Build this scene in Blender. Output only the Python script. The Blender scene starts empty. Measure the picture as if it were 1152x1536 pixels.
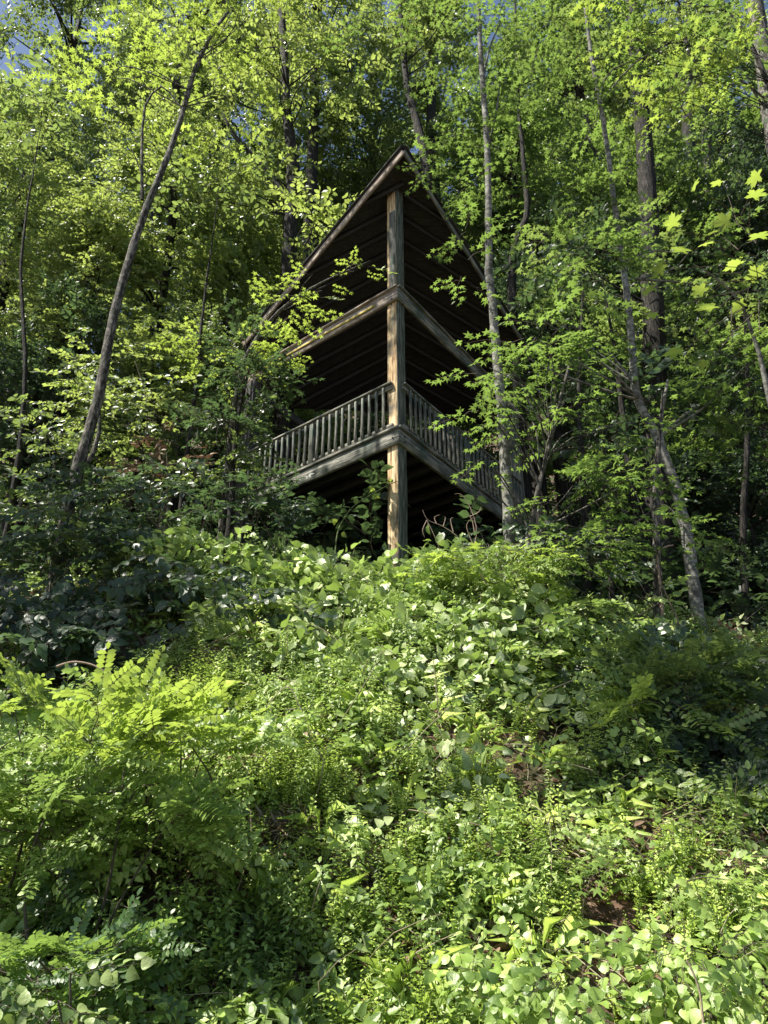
import bpy, math, random
import numpy as np
from mathutils import Vector, Matrix

R = np.random.RandomState(11)
random.seed(5)
scene = bpy.context.scene
col = scene.collection

# ------------------------------------------------------------------ camera
TH = math.radians(26.0)
FPX = 1153.0
CAM = np.array([0, 0, 1.6])
FW = np.array([0, math.cos(TH), math.sin(TH)])
UPV = np.array([0, -math.sin(TH), math.cos(TH)])
RT = np.array([1.0, 0, 0])

def ray(px, py):
    u = (px - 576) / FPX; v = (768 - py) / FPX
    return RT * u + UPV * v + FW

def at(px, py, Y):
    d = ray(px, py)
    return CAM + d * (Y / d[1])

cam = bpy.data.cameras.new('camera')
co = bpy.data.objects.new('camera', cam); col.objects.link(co)
co.location = CAM.tolist(); co.rotation_euler = (math.pi / 2 + TH, 0, 0)
cam.sensor_fit = 'VERTICAL'; cam.sensor_height = 36; cam.lens = 36 * FPX / 1536
cam.clip_end = 3000; cam.clip_start = 0.05
scene.camera = co

# ------------------------------------------------------------------ world + sun
SUN = np.array([-1.0, -0.3, 0.0]); EL = math.radians(58)
SUN = SUN / np.linalg.norm(SUN) * math.cos(EL); SUN[2] = math.sin(EL)
w = bpy.data.worlds.new('World'); scene.world = w; w.use_nodes = True
nt = w.node_tree; bg = nt.nodes['Background']
sky = nt.nodes.new('ShaderNodeTexSky'); sky.sky_type = 'NISHITA'; sky.sun_disc = False
sky.sun_elevation = EL; sky.sun_rotation = math.atan2(SUN[0], SUN[1]); sky.air_density = 1.0
nt.links.new(sky.outputs[0], bg.inputs[0]); bg.inputs[1].default_value = 0.15
sl = bpy.data.lights.new('sun', 'SUN'); sl.energy = 10.0; sl.angle = math.radians(0.5); sl.color = (1, .95, .84)
so = bpy.data.objects.new('sun', sl); col.objects.link(so)
so.rotation_euler = Vector(SUN.tolist()).to_track_quat('Z', 'Y').to_euler()
scene.view_settings.view_transform = 'Standard'; scene.view_settings.look = 'None'
scene.view_settings.exposure = 0
scene.cycles.max_bounces = 6; scene.cycles.diffuse_bounces = 3; scene.cycles.glossy_bounces = 2
scene.cycles.transmission_bounces = 4; scene.cycles.transparent_max_bounces = 4

# ------------------------------------------------------------------ materials
def ramp(nt, stops):
    r = nt.nodes.new('ShaderNodeValToRGB'); e = r.color_ramp.elements
    while len(e) < len(stops): e.new(0.5)
    for k, (p, c) in enumerate(stops):
        e[k].position = p; e[k].color = (*c, 1)
    return r

def leafmat(name, cols, trans, tfac=0.42, rough=0.42, spec=0.5, scale=1.3):
    m = bpy.data.materials.new(name); m.use_nodes = True; nt = m.node_tree; N = nt.nodes; L = nt.links
    p = N['Principled BSDF']; out = N['Material Output']
    g = N.new('ShaderNodeNewGeometry')
    tc = N.new('ShaderNodeTexCoord'); no = N.new('ShaderNodeTexNoise'); no.inputs['Scale'].default_value = scale
    no.inputs['Detail'].default_value = 3
    L.new(tc.outputs['Object'], no.inputs['Vector'])
    mx = N.new('ShaderNodeMath'); mx.operation = 'MULTIPLY_ADD'; mx.inputs[1].default_value = 0.55
    m2 = N.new('ShaderNodeMath'); m2.operation = 'MULTIPLY_ADD'; m2.inputs[1].default_value = 1.5; m2.inputs[2].default_value = -0.54  # random clump tone, strengthened to paint in lit and shaded foliage masses
    L.new(no.outputs[0], m2.inputs[0]); L.new(g.outputs['Random Per Island'], mx.inputs[0]); L.new(m2.outputs[0], mx.inputs[2])
    n = len(cols)
    r = ramp(nt, [(k / (n - 1), c) for k, c in enumerate(cols)])
    L.new(mx.outputs[0], r.inputs[0]); 
    # leaf underside is paler and duller
    mixc = N.new('ShaderNodeMix'); mixc.data_type = 'RGBA'
    L.new(g.outputs['Backfacing'], mixc.inputs[0]); L.new(r.outputs[0], mixc.inputs[6])
    hs = N.new('ShaderNodeHueSaturation'); hs.inputs['Saturation'].default_value = .8; hs.inputs['Value'].default_value = 1.15
    L.new(r.outputs[0], hs.inputs['Color']); L.new(hs.outputs[0], mixc.inputs[7])
    L.new(mixc.outputs[2], p.inputs['Base Color'])
    p.inputs['Roughness'].default_value = rough; p.inputs['Specular IOR Level'].default_value = spec
    nb = N.new('ShaderNodeTexNoise'); nb.inputs['Scale'].default_value = 45; nb.inputs['Detail'].default_value = 3; L.new(tc.outputs['Object'], nb.inputs['Vector'])
    bp = N.new('ShaderNodeBump'); bp.inputs['Strength'].default_value = .5; bp.inputs['Distance'].default_value = .008; L.new(nb.outputs[0], bp.inputs['Height']); L.new(bp.outputs[0], p.inputs['Normal'])
    t = N.new('ShaderNodeBsdfTranslucent')
    tr = ramp(nt, [(0, tuple(c * .75 for c in trans)), (1, tuple(min(1, c * 1.25) for c in trans))])
    L.new(mx.outputs[0], tr.inputs[0]); L.new(tr.outputs[0], t.inputs[0])
    ms = N.new('ShaderNodeMixShader'); ms.inputs[0].default_value = tfac
    L.new(p.outputs[0], ms.inputs[1]); L.new(t.outputs[0], ms.inputs[2]); L.new(ms.outputs[0], out.inputs[0])
    return m

def surfmat(name, stops, scale=(1, 1, 1), nscale=6, detail=8, rough=.85, bump=.3, bdist=.02, second=None, spec=.3):
    m = bpy.data.materials.new(name); m.use_nodes = True; nt = m.node_tree; N = nt.nodes; L = nt.links
    p = N['Principled BSDF']
    tc = N.new('ShaderNodeTexCoord'); mp = N.new('ShaderNodeMapping'); mp.inputs['Scale'].default_value = scale
    L.new(tc.outputs['Object'], mp.inputs[0])
    no = N.new('ShaderNodeTexNoise'); no.inputs['Scale'].default_value = nscale; no.inputs['Detail'].default_value = detail
    no.inputs['Roughness'].default_value = .65
    L.new(mp.outputs[0], no.inputs['Vector'])
    r = ramp(nt, stops); L.new(no.outputs[0], r.inputs[0])
    src = r.outputs[0]
    if second:
        n2 = N.new('ShaderNodeTexNoise'); n2.inputs['Scale'].default_value = second[0]; n2.inputs['Detail'].default_value = 5
        L.new(tc.outputs['Object'], n2.inputs['Vector'])
        r2 = ramp(nt, [(second[2], (0, 0, 0)), (second[3], (1, 1, 1))]); L.new(n2.outputs[0], r2.inputs[0])
        mc = N.new('ShaderNodeMix'); mc.data_type = 'RGBA'; L.new(r2.outputs[0], mc.inputs[0]); L.new(src, mc.inputs[6])
        mc.inputs[7].default_value = (*second[1], 1); src = mc.outputs[2]
    L.new(src, p.inputs['Base Color']); p.inputs['Roughness'].default_value = rough; p.inputs['Specular IOR Level'].default_value = spec
    b = N.new('ShaderNodeBump'); b.inputs['Strength'].default_value = bump; b.inputs['Distance'].default_value = bdist
    L.new(no.outputs[0], b.inputs['Height']); L.new(b.outputs[0], p.inputs['Normal'])
    return m

M = {}
M['maple'] = leafmat('maple_leaf', [(.02, .05, .022), (.06, .125, .04), (.2, .3, .1)], (.28, .43, .08), .44, .4, .7)
M['bright'] = leafmat('sunny_leaf', [(.06, .12, .03), (.2, .3, .07), (.46, .54, .2)], (.5, .66, .1), .44, .4, .6)
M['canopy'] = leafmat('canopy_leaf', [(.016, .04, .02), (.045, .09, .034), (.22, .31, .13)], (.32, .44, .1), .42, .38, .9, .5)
M['lime'] = leafmat('lime_leaf', [(.03, .065, .024), (.13, .21, .065), (.42, .5, .22)], (.48, .6, .13), .45, .4, .8, .5)
M['dark'] = leafmat('painted_shade_leaf', [(.013, .032, .018), (.034, .066, .034), (.1, .16, .075)], (.13, .22, .07), .35, .42, .6)  # darkened leaf tone that paints woodland shade into the foliage colour
M['vine'] = leafmat('vine_leaf', [(.05, .1, .025), (.34, .43, .15), (.76, .8, .48)], (.38, .56, .1), .28, .42, .7)
M['weed'] = leafmat('weed_leaf', [(.035, .085, .018), (.29, .42, .085), (.7, .78, .3)], (.4, .58, .12), .34, .44, .7)
M['fine'] = leafmat('fine_leaf', [(.1, .18, .02), (.44, .58, .09), (.72, .8, .25)], (.5, .66, .12), .36, .42, .6)
M['dry'] = leafmat('dry_leaf', [(.1, .055, .03), (.2, .12, .07), (.34, .25, .17)], (.25, .15, .08), .2, .6, .3)
M['straw'] = leafmat('straw', [(.3, .24, .15), (.45, .37, .25), (.6, .52, .38)], (.3, .25, .12), .2, .6, .3)
M['twig'] = surfmat('twig_bark', [(.3, (.05, .04, .03)), (.7, (.13, .11, .08))], nscale=20)
M['stemgreen'] = surfmat('green_stem', [(.3, (.06, .09, .03)), (.7, (.16, .2, .08))], nscale=20)
M['bare'] = surfmat('bare_vine', [(.3, (.25, .17, .13)), (.7, (.42, .32, .26))], nscale=20)
M['bark_dark'] = surfmat('dark_furrowed_bark', [(.35, (.008, .007, .006)), (.52, (.03, .026, .022)), (.65, (.09, .08, .07))], scale=(3, 3, .5), nscale=7, bump=1, bdist=.08)
M['bark_mid'] = surfmat('scaly_bark', [(.38, (.02, .018, .015)), (.5, (.09, .08, .068)), (.62, (.28, .26, .23))], scale=(2, 2, .7), nscale=11, bump=1, bdist=.04, second=(5, (.06, .09, .05), .55, .7))
M['bark_pale'] = surfmat('smooth_pale_bark', [(.35, (.06, .06, .05)), (.5, (.17, .165, .145)), (.63, (.34, .33, .3))], scale=(1, 1, 1.6), nscale=9, bump=.4, bdist=.02, second=(9, (.09, .09, .07), .56, .66))
WG = (1, 14, 14)
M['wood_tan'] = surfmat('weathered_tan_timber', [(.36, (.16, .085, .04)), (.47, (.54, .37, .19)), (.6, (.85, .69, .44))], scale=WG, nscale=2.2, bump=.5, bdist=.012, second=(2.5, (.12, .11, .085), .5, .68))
M['wood_grey'] = surfmat('weathered_grey_timber', [(.36, (.05, .052, .046)), (.5, (.18, .18, .15)), (.64, (.46, .43, .37))], scale=WG, nscale=2.4, bump=.5, bdist=.012, second=(2.2, (.06, .09, .07), .5, .7))
M['wood_post_shade'] = surfmat('shaded_green_grey_post_timber', [(.36, (.03, .036, .03)), (.5, (.1, .115, .09)), (.64, (.26, .26, .21))], scale=WG, nscale=2.4, bump=.5, bdist=.012)  # grey-green post timber, darkened to paint in the unlit side
M['wood_rake'] = surfmat('brown_fascia_timber', [(.35, (.12, .09, .07)), (.48, (.28, .22, .175)), (.62, (.56, .48, .4))], scale=WG, nscale=2.0, bump=.4, bdist=.012)
M['wood_dark'] = surfmat('dark_stained_timber', [(.3, (.022, .021, .021)), (.55, (.05, .047, .046)), (.75, (.1, .096, .092))], scale=WG, nscale=2.5, bump=.4, bdist=.01)
M['shingle'] = surfmat('shingle', [(.3, (.015, .015, .016)), (.7, (.05, .05, .05))], nscale=30, bump=.6, bdist=.01)
M['yellow'] = surfmat('yellow_strip', [(.3, (.32, .25, .05)), (.7, (.5, .4, .1))], scale=WG, nscale=3)
M['soil'] = surfmat('soil', [(.3, (.035, .022, .014)), (.5, (.1, .06, .04)), (.72, (.2, .125, .085))], nscale=3.0, detail=12, bump=1, bdist=.12, second=(1.3, (.05, .07, .02), .5, .65))
M['litter'] = M['dry']

# ------------------------------------------------------------------ mesh building (all quads, numpy)
class Acc:
    def __init__(s): s.v = []; s.f = []; s.m = []; s.n = 0
    def add(s, V, F, mi=0):
        V = np.asarray(V, float).reshape(-1, 3); F = np.asarray(F, int).reshape(-1, 4)
        s.v.append(V); s.f.append(F + s.n); s.n += len(V)
        s.m.append(np.full(len(F), mi) if np.isscalar(mi) else np.asarray(mi))
    def arr(s): return np.vstack(s.v), np.vstack(s.f), np.concatenate(s.m)
    def place(s, T, A, P):
        """instance template T=(V,F,m) with matrices A (N,3,3) at P (N,3)"""
        V, F, m = T; N = len(P)
        W = np.einsum('nij,vj->nvi', A, V) + P[:, None, :]
        FF = F[None] + (np.arange(N) * len(V))[:, None, None]
        s.v.append(W.reshape(-1, 3)); s.f.append(FF.reshape(-1, 4) + s.n); s.n += N * len(V)
        s.m.append(np.tile(m, N))
    def obj(s, name, mats, parent=None, origin=None, smooth=False):
        V, F, m = s.arr()
        if origin is not None: V = V - np.asarray(origin)
        me = bpy.data.meshes.new(name)
        me.vertices.add(len(V)); me.vertices.foreach_set('co', V.ravel().astype(np.float32))
        me.loops.add(len(F) * 4); me.loops.foreach_set('vertex_index', F.ravel().astype(np.int32))
        me.polygons.add(len(F)); me.polygons.foreach_set('loop_start', np.arange(0, len(F) * 4, 4, dtype=np.int32))
        me.polygons.foreach_set('material_index', m.astype(np.int32))
        if smooth: me.polygons.foreach_set('use_smooth', np.ones(len(F), dtype=bool))
        for k in mats: me.materials.append(M[k])
        me.update(calc_edges=True); me.validate()
        o = bpy.data.objects.new(name, me); col.objects.link(o)
        if parent is not None: o.parent = parent
        return o

def rot(yaw, pitch, roll, sc=1.0):
    yaw, pitch, roll = np.broadcast_arrays(np.atleast_1d(yaw).astype(float), pitch, roll)
    cy, sy, cp, sp, cr, sr = np.cos(yaw), np.sin(yaw), np.cos(pitch), np.sin(pitch), np.cos(roll), np.sin(roll)
    A = np.empty((len(yaw), 3, 3))
    # x axis = direction (pitch up positive), then roll about x
    X = np.stack([cy * cp, sy * cp, sp], 1)
    Y0 = np.stack([-sy, cy, np.zeros_like(cy)], 1)
    Z0 = np.cross(X, Y0)
    A[:, :, 0] = X; A[:, :, 1] = Y0 * cr[:, None] + Z0 * sr[:, None]; A[:, :, 2] = -Y0 * sr[:, None] + Z0 * cr[:, None]
    return A * np.broadcast_to(np.atleast_1d(sc), (len(yaw),))[:, None, None]

def tube(acc, pts, rad, sides=8, mi=0, wob=0.0, cap=True):
    pts = np.asarray(pts, float); rad = np.asarray(rad, float); n = len(pts)
    t = np.gradient(pts, axis=0); t /= np.linalg.norm(t, axis=1)[:, None] + 1e-9
    ref = np.array([1.0, 0, 0]) if abs(t[0][0]) < .8 else np.array([0, 0, 1.0])
    V = []
    a = np.arange(sides) / sides * 2 * math.pi
    b = np.cross(t[0], ref); b /= np.linalg.norm(b)
    for k in range(n):
        b = b - t[k] * np.dot(b, t[k]); b /= np.linalg.norm(b); c = np.cross(t[k], b)
        rr = rad[k] * (1 + wob * R.uniform(-1, 1, sides))
        V.append(pts[k] + np.cos(a)[:, None] * b * rr[:, None] + np.sin(a)[:, None] * c * rr[:, None])
    V = np.vstack(V); F = []
    for k in range(n - 1):
        for j in range(sides):
            j2 = (j + 1) % sides
            F.append((k * sides + j, k * sides + j2, (k + 1) * sides + j2, (k + 1) * sides + j))
    acc.add(V, F, mi)

def smooth_path(P, n):
    P = np.asarray(P, float); k = len(P); t = np.linspace(0, k - 1, n); out = []
    for tt in t:
        i = min(int(tt), k - 2); f = tt - i
        p0 = P[max(i - 1, 0)]; p1 = P[i]; p2 = P[i + 1]; p3 = P[min(i + 2, k - 1)]
        out.append(.5 * ((2 * p1) + (-p0 + p2) * f + (2 * p0 - 5 * p1 + 4 * p2 - p3) * f ** 2 + (-p0 + 3 * p1 - 3 * p2 + p3) * f ** 3))
    return np.array(out)

# ---- leaf templates (base at origin, along +X, unit length)
def leaf_ovate(wd=.3, fold=.07, droop=.12, tipw=.2):
    V = [(0, 0, 0), (.32, wd, fold), (.74, tipw, fold * .4 - droop * .5), (1, 0, -droop), (.74, -tipw, fold * .4 - droop * .5), (.32, -wd, fold)]
    return np.array(V), np.array([(0, 3, 2, 1), (0, 5, 4, 3)]), np.zeros(2, int)

def leaf_curl(wd=.4, fold=.08, droop=.25, w2=.3):
    V = [(0, 0, 0), (.3, 0, .03), (.68, 0, -.02), (1, 0, -droop), (.24, wd, fold + .02), (.66, w2, fold * .5 - droop * .35), (.24, -wd, fold), (.66, -w2, fold * .7 - droop * .3)]
    return np.array(V), np.array([(0, 1, 5, 4), (1, 2, 3, 5), (0, 6, 7, 1), (1, 7, 3, 2)]), np.zeros(4, int)

def leaf_round(rows, fold=.12, droop=.35):
    V = [(0, 0, 0)]; 
    for x, w_ in rows:
        z = -droop * x * x + R.uniform(-.01, .01)
        V += [(x, 0, z - .02), (x + .02, w_, z + fold * w_ * 1.6), (x + .02, -w_, z + fold * w_ * 1.2)]
    V.append((1, 0, -droop)); n = len(rows); F = []
    F += [(0, 1, 1, 2)] if False else []
    for k in range(n - 1):
        a, b = 1 + 3 * k, 4 + 3 * k; F += [(a, b, b + 1, a + 1), (a, a + 2, b + 2, b)]
    e = 3 * n + 1; l = 1 + 3 * (n - 1)
    V += [(rows[0][0] * .35, rows[0][1] * .5, .01), (rows[0][0] * .35, -rows[0][1] * .5, .01), ((1 + rows[-1][0]) / 2, rows[-1][1] * .42, -droop * .9), ((1 + rows[-1][0]) / 2, -rows[-1][1] * .42, -droop * .9)]
    F += [(0, 1, 2, e + 1), (0, e + 2, 3, 1), (l, e, e + 3, l + 1), (l, l + 2, e + 4, e)]
    return np.array(V), np.array(F), np.zeros(len(F), int)

def leaf_lobed(sharp=.42, droop=.15, wide=1.0):
    ang = [0, 50, -50, 105, -105]; ln = [.66, .58, .58, .4, .4]; c = np.array([.34, 0, 0])
    order = [-105, -50, 0, 50, 105]; L = dict(zip(ang, ln)); V = [c]
    nang = [-150, -78, -25, 25, 78, 150]; nl = [.22, sharp * .52, sharp * .6, sharp * .6, sharp * .52, .22]
    for a, l in zip(nang, nl): V.append(c + np.array([math.cos(math.radians(a)) * l, math.sin(math.radians(a)) * l * wide, .03]))
    for a in order: V.append(c + np.array([math.cos(math.radians(a)) * L[a], math.sin(math.radians(a)) * L[a] * wide, -droop * L[a]]))
    F = [(0, 1 + k, 7 + k, 2 + k) for k in range(5)]
    return np.array(V), np.array(F), np.zeros(5, int)

def leaf_maple_big():
    c = np.array([.3, 0, 0]); V = [c]; F = []
    out = []
    for a, l in ((-118, .42), (-52, .62), (0, .72), (52, .62), (118, .42)):
        for da, f in ((-26, .45), (-13, .82), (-7, .72), (0, 1.0), (7, .72), (13, .82), (26, .45)):
            aa = math.radians(a + da * 1.15); out.append(c + np.array([math.cos(aa) * l * f, math.sin(aa) * l * f, -.16 * (l * f) ** 2 * 2 + .02 * math.sin(da)]))
    out.append(c + np.array([-.12, 0, 0]))
    V += out; n = len(out)
    for k in range(0, n - 1, 2): F.append((0, 1 + k, 2 + k, 1 + (k + 2) % n))
    return np.array(V), np.array(F), np.zeros(len(F), int)

def twig_into(a, P, r0=.006, r1=.002, mi=1):
    tube(a, P, np.linspace(r0, r1, len(P)), 3, mi)

def spray(leaf, nl=13, L=.6, size=.1, pet=.3, flat=.35, alt=False, bend=-.15, zig=.02, r=.005, ang=(40, 75)):
    """a flat twig with leaves in two ranks, unit along +X"""
    a = Acc(); n = 6
    P = np.array([[L * t, zig * R.randn(), bend * L * t * t] for t in np.linspace(0, 1, n)])
    P[0] = 0
    twig_into(a, P, r, r * .35)
    ts = np.linspace(.22, 1, nl)
    for k, t in enumerate(ts):
        base = np.array([np.interp(t, np.linspace(0, 1, n), P[:, j]) for j in range(3)])
        side = 1 if (k % 2) else -1
        last = k == nl - 1
        yw = 0 if last else side * math.radians(R.uniform(*ang))
        A = rot(yw, R.uniform(-.35, .2), R.randn() * flat, size * R.uniform(.65, 1.15))
        off = base + A[0][:, 0] * pet * R.uniform(.5, 1.2)
        a.place(leaf, A, off[None]); tube(a, [base, off], [r * .35, r * .25], 3, 1)
    return a.arr()

def pinnate(n=7, L=.28, ls=.06, droop=-.25):
    """compound leaf: rachis with paired oval leaflets"""
    a = Acc(); P = np.array([[L * t, 0, droop * L * t * t] for t in np.linspace(0, 1, 4)])
    tube(a, P, [.0018, .0015, .0012, .0008], 3, 1)
    lf = leaf_curl(.24, .05, .12, .27)
    for k in range(n + 1):
        t = .22 + .78 * k / n; base = np.array([L * t, 0, droop * L * t * t])
        for s in ((1, -1) if k < n else (0,)):
            A = rot(s * math.radians(78 + R.uniform(-10, 6)), R.uniform(-.3, .15), R.randn() * .2, ls * R.uniform(.8, 1.1) * (1 - .25 * abs(t - .5)))
            a.place(lf, A, base[None])
    return a.arr()

def merge(templates_xf):
    a = Acc()
    for T, A, P in templates_xf: a.place(T, A, P)
    return a.arr()

def locust_spray(k=9, L=.5):
    a = Acc(); P = np.array([[L * t, .02 * R.randn(), 0] for t in np.linspace(0, 1, 5)]); P[0] = 0
    tube(a, P, [.006, .005, .004, .003, .002], 3, 1)
    for j in range(k):
        t = .15 + .85 * j / (k - 1); s = 1 if j % 2 else -1
        yw = s * math.radians(R.uniform(25, 80)) if j < k - 1 else 0
        a.place(pinnate(R.randint(6, 9), R.uniform(.26, .38), .075, R.uniform(-.5, -.05)), rot(yw, R.uniform(-.1, .6), R.randn() * .3), np.array([[L * t, 0, 0]]))
    return a.arr()

def upright(leaf, h=.7, nl=26, size=.08, pitch=(-.3, .5), r=.004, taper=.6, lean=.1, pet=.05):
    """erect herb stem along +X (so plants are placed with pitch ~ 90 deg)"""
    a = Acc(); P = np.array([[h * t, lean * h * t * t, 0] for t in np.linspace(0, 1, 6)])
    tube(a, P, np.linspace(r, r * .3, 6), 3, 1)
    for k in range(nl):
        t = .12 + .88 * k / nl; ph = k * 2.4
        base = np.array([h * t, lean * h * t * t, 0])
        el = R.uniform(*pitch) # angle above horizontal
        d = np.array([math.sin(el), math.cos(el) * math.cos(ph), math.cos(el) * math.sin(ph)])
        up = np.array([1.0, 0, 0]); yv = np.cross(up, d); yv /= np.linalg.norm(yv); z = np.cross(d, yv)
        s = size * (1 - taper * t) * R.uniform(.7, 1.2)
        A = np.stack([d, yv, z], 1)[None] * s
        a.place(leaf, A, (base + d * s * pet)[None])
    return a.arr()

OV = leaf_ovate(); OVW = leaf_round([(.12, .2), (.34, .34), (.62, .27)], .1, .28); LAN = leaf_ovate(.13, .03, .3, .1); LOB = leaf_lobed(); LOBW = leaf_lobed(.55, .25)
BIG = leaf_maple_big(); HEART = leaf_round([(.06, .27), (.2, .43), (.42, .4), (.68, .25)])
def var(fn, n=6): return [fn() for _ in range(n)]
T = {
 'maple': var(lambda: spray(LOB, 13, .65, .16, pet=.35, flat=.4, bend=-.2)),
 'maple_small': var(lambda: spray(LOB, 12, .5, .125, pet=.3, flat=.35, bend=-.2)),
 'canopy': var(lambda: spray(OV, 15, .75, .165, pet=.15, flat=.85, bend=-.25, r=.006)),
 'canopy_lob': var(lambda: spray(LOBW, 13, .75, .18, pet=.3, flat=.6, bend=-.25, r=.006)),
 'shrub': var(lambda: spray(OV, 13, .45, .105, pet=.1, flat=.8, bend=-.1)),
 'broad': var(lambda: spray(OVW, 11, .5, .13, pet=.15, flat=.45, bend=-.15)),
 'vine': var(lambda: spray(leaf_round([(.1, .2), (.3, .34), (.6, .3)], .14, .25), 9, .42, .135, pet=.35, flat=1.0, bend=-.3, r=.003)),
 'heart': var(lambda: spray(HEART, 11, .42, .085, pet=.4, flat=.6, bend=-.2, r=.003)),
 'locust': var(lambda: locust_spray(), 5),
 'weed': var(lambda: upright(leaf_curl(.2, .07, .35, .17), .42, 18, .105)),
 'golden': var(lambda: upright(LAN, .75, 46, .11, (-.2, .3), taper=.55)),
 'fineweed': var(lambda: upright(leaf_ovate(.28, .03, .1, .22), .3, 24, .05, (-.2, .6))),
 'nettle': var(lambda: upright(OVW, .5, 16, .11, (-.5, .2))),
}

# ------------------------------------------------------------------ terrain
_gy = np.array([-40, 0, 2.2, 3.6, 4.6, 6, 8, 9.4, 10.6, 12, 14, 17, 20, 28, 45, 80, 160])
_gz = np.array([-.4, 0, 0.0, .25, .9, 2.2, 3.95, 5.0, 5.5, 5.85, 6.7, 7.9, 8.8, 12.5, 25, 52, 112])
def hollow(x, y): return np.clip(np.exp(-((x - 3.0) / 1.1) ** 2 - ((y - 7.6) / 1.4) ** 2) + .95 * np.exp(-((x + 3.1) / 1.15) ** 2 - ((y - 8.2) / 1.1) ** 2), 0, 1)
def ground(x, y):
    x = np.asarray(x, float); y = np.asarray(y, float)
    z = np.interp(y, _gy, _gz)
    k = np.clip((y - 3) / 5, 0, 1)
    z = z - k * .16 * np.clip(x - .8, 0, 5) - k * .05 * np.clip(-x - 1.5, 0, 8)
    z = z + k * (.16 * np.sin(x * 1.3 + y * .6) + .12 * np.sin(x * 2.9 - y * 1.7 + 1) + .07 * np.sin(x * 5.3 + y * 4.1) + .04 * np.sin(x * 9.1 - y * 7.7))
    # small washed-out gully in the bank
    gx = 1.45 + .25 * np.sin(y * 1.1)
    z = z - k * .35 * np.exp(-((x - gx) / .3) ** 2) * np.clip((9.5 - y) / 2, 0, 1)
    z = z - .7 * hollow(x, y)
    # mound under the vines in front of the post
    z = z + .22 * np.exp(-((x + .2) / 1.15) ** 2 - ((y - 8.7) / 1.1) ** 2)
    return z

def gnormal(x, y):
    e = .08; dx = (ground(x + e, y) - ground(x - e, y)) / (2 * e); dy = (ground(x, y + e) - ground(x, y - e)) / (2 * e)
    n = np.stack([-dx, -dy, np.ones_like(dx)], -1); return n / np.linalg.norm(n, axis=-1)[..., None]

def hit(px, py):
    d = ray(px, py); t = np.linspace(1, 60, 1800); P = CAM + d * t[:, None]
    b = np.where(P[:, 2] < ground(P[:, 0], P[:, 1]))[0]
    return P[b[0]] if len(b) else None

def sheet(name, xs, ys, fn, mat):
    X, Y = np.meshgrid(xs, ys); Z = fn(X, Y); V = np.stack([X, Y, Z], -1).reshape(-1, 3)
    nx = len(xs); i = np.arange(len(ys) - 1)[:, None] * nx + np.arange(nx - 1)[None]
    F = np.stack([i, i + 1, i + nx + 1, i + nx], -1).reshape(-1, 4)
    a = Acc(); a.add(V, F); o = a.obj(name, [mat], smooth=True); o['kind'] = 'structure'; return o
def _xs():
    f = np.arange(-9, 9, .09); return np.concatenate([np.linspace(-220, -10, 40), f, np.linspace(9.5, 220, 40)])
def _ys():
    f = np.arange(2, 18, .09); return np.concatenate([np.linspace(-60, 1.8, 30), f, np.linspace(18.5, 160, 60)])
def gfine(X, Y):
    z = ground(X, Y); k = np.clip((Y - 3) / 3, 0, 1) * (np.abs(X) < 9)
    return z + k * .05 * (np.sin(X * 17 + np.sin(Y * 13) * 2) * np.sin(Y * 19 + np.sin(X * 11)) + .5 * np.sin(X * 37) * np.sin(Y * 31))
sheet('ground', _xs(), _ys(), gfine, 'soil')

# ------------------------------------------------------------------ object helpers
def tag(o, label=None, cat=None, group=None, kind=None):
    if label: o['label'] = label
    if cat: o['category'] = cat
    if group: o['group'] = group
    if kind: o['kind'] = kind
    return o
def thing(name, label, cat, loc=(0, 0, 0), group=None):
    o = bpy.data.objects.new(name, None); col.objects.link(o); o.location = [float(c) for c in loc]
    o.empty_display_size = .2
    return tag(o, label, cat, group)

def board(name, p0, p1, wd, ht, mat, parent, up=(0, 0, 1), ext=(0, 0), origin=(0, 0, 0), bev=.006, notch=True):
    """a straight timber from p0 to p1 centred on the line; wd across, ht along 'up'"""
    p0 = np.asarray(p0, float); p1 = np.asarray(p1, float); X = p1 - p0; L = np.linalg.norm(X); X /= L
    p0 = p0 - X * ext[0]; L = L + ext[0] + ext[1]
    Y = np.cross(np.asarray(up, float), X); Y /= np.linalg.norm(Y); Z = np.cross(X, Y)
    n = max(2, int(L / .35)); a = Acc(); V = []
    for k in range(n + 1):
        t = L * k / n; j = R.uniform(-.003, .003, 2) if 0 < k < n else (0, 0)
        for sy, sz in ((-1, -1), (1, -1), (1, 1), (-1, 1)): V.append((t, sy * wd / 2 + j[0], sz * ht / 2 + j[1]))
    F = [(0, 3, 2, 1), (4 * n, 4 * n + 1, 4 * n + 2, 4 * n + 3)]
    for k in range(n):
        for j in range(4): F.append((4 * k + j, 4 * k + (j + 1) % 4, 4 * k + 4 + (j + 1) % 4, 4 * k + 4 + j))
    a.add(V, F); o = a.obj(name, [mat], parent)
    Mx = Matrix(((X[0], Y[0], Z[0], p0[0] - origin[0]), (X[1], Y[1], Z[1], p0[1] - origin[1]), (X[2], Y[2], Z[2], p0[2] - origin[2]), (0, 0, 0, 1)))
    o.matrix_basis = Mx
    if bev:
        b = o.modifiers.new('bevel', 'BEVEL'); b.width = bev; b.segments = 1; b.limit_method = 'ANGLE'; b.angle_limit = .9
    return o

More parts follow.
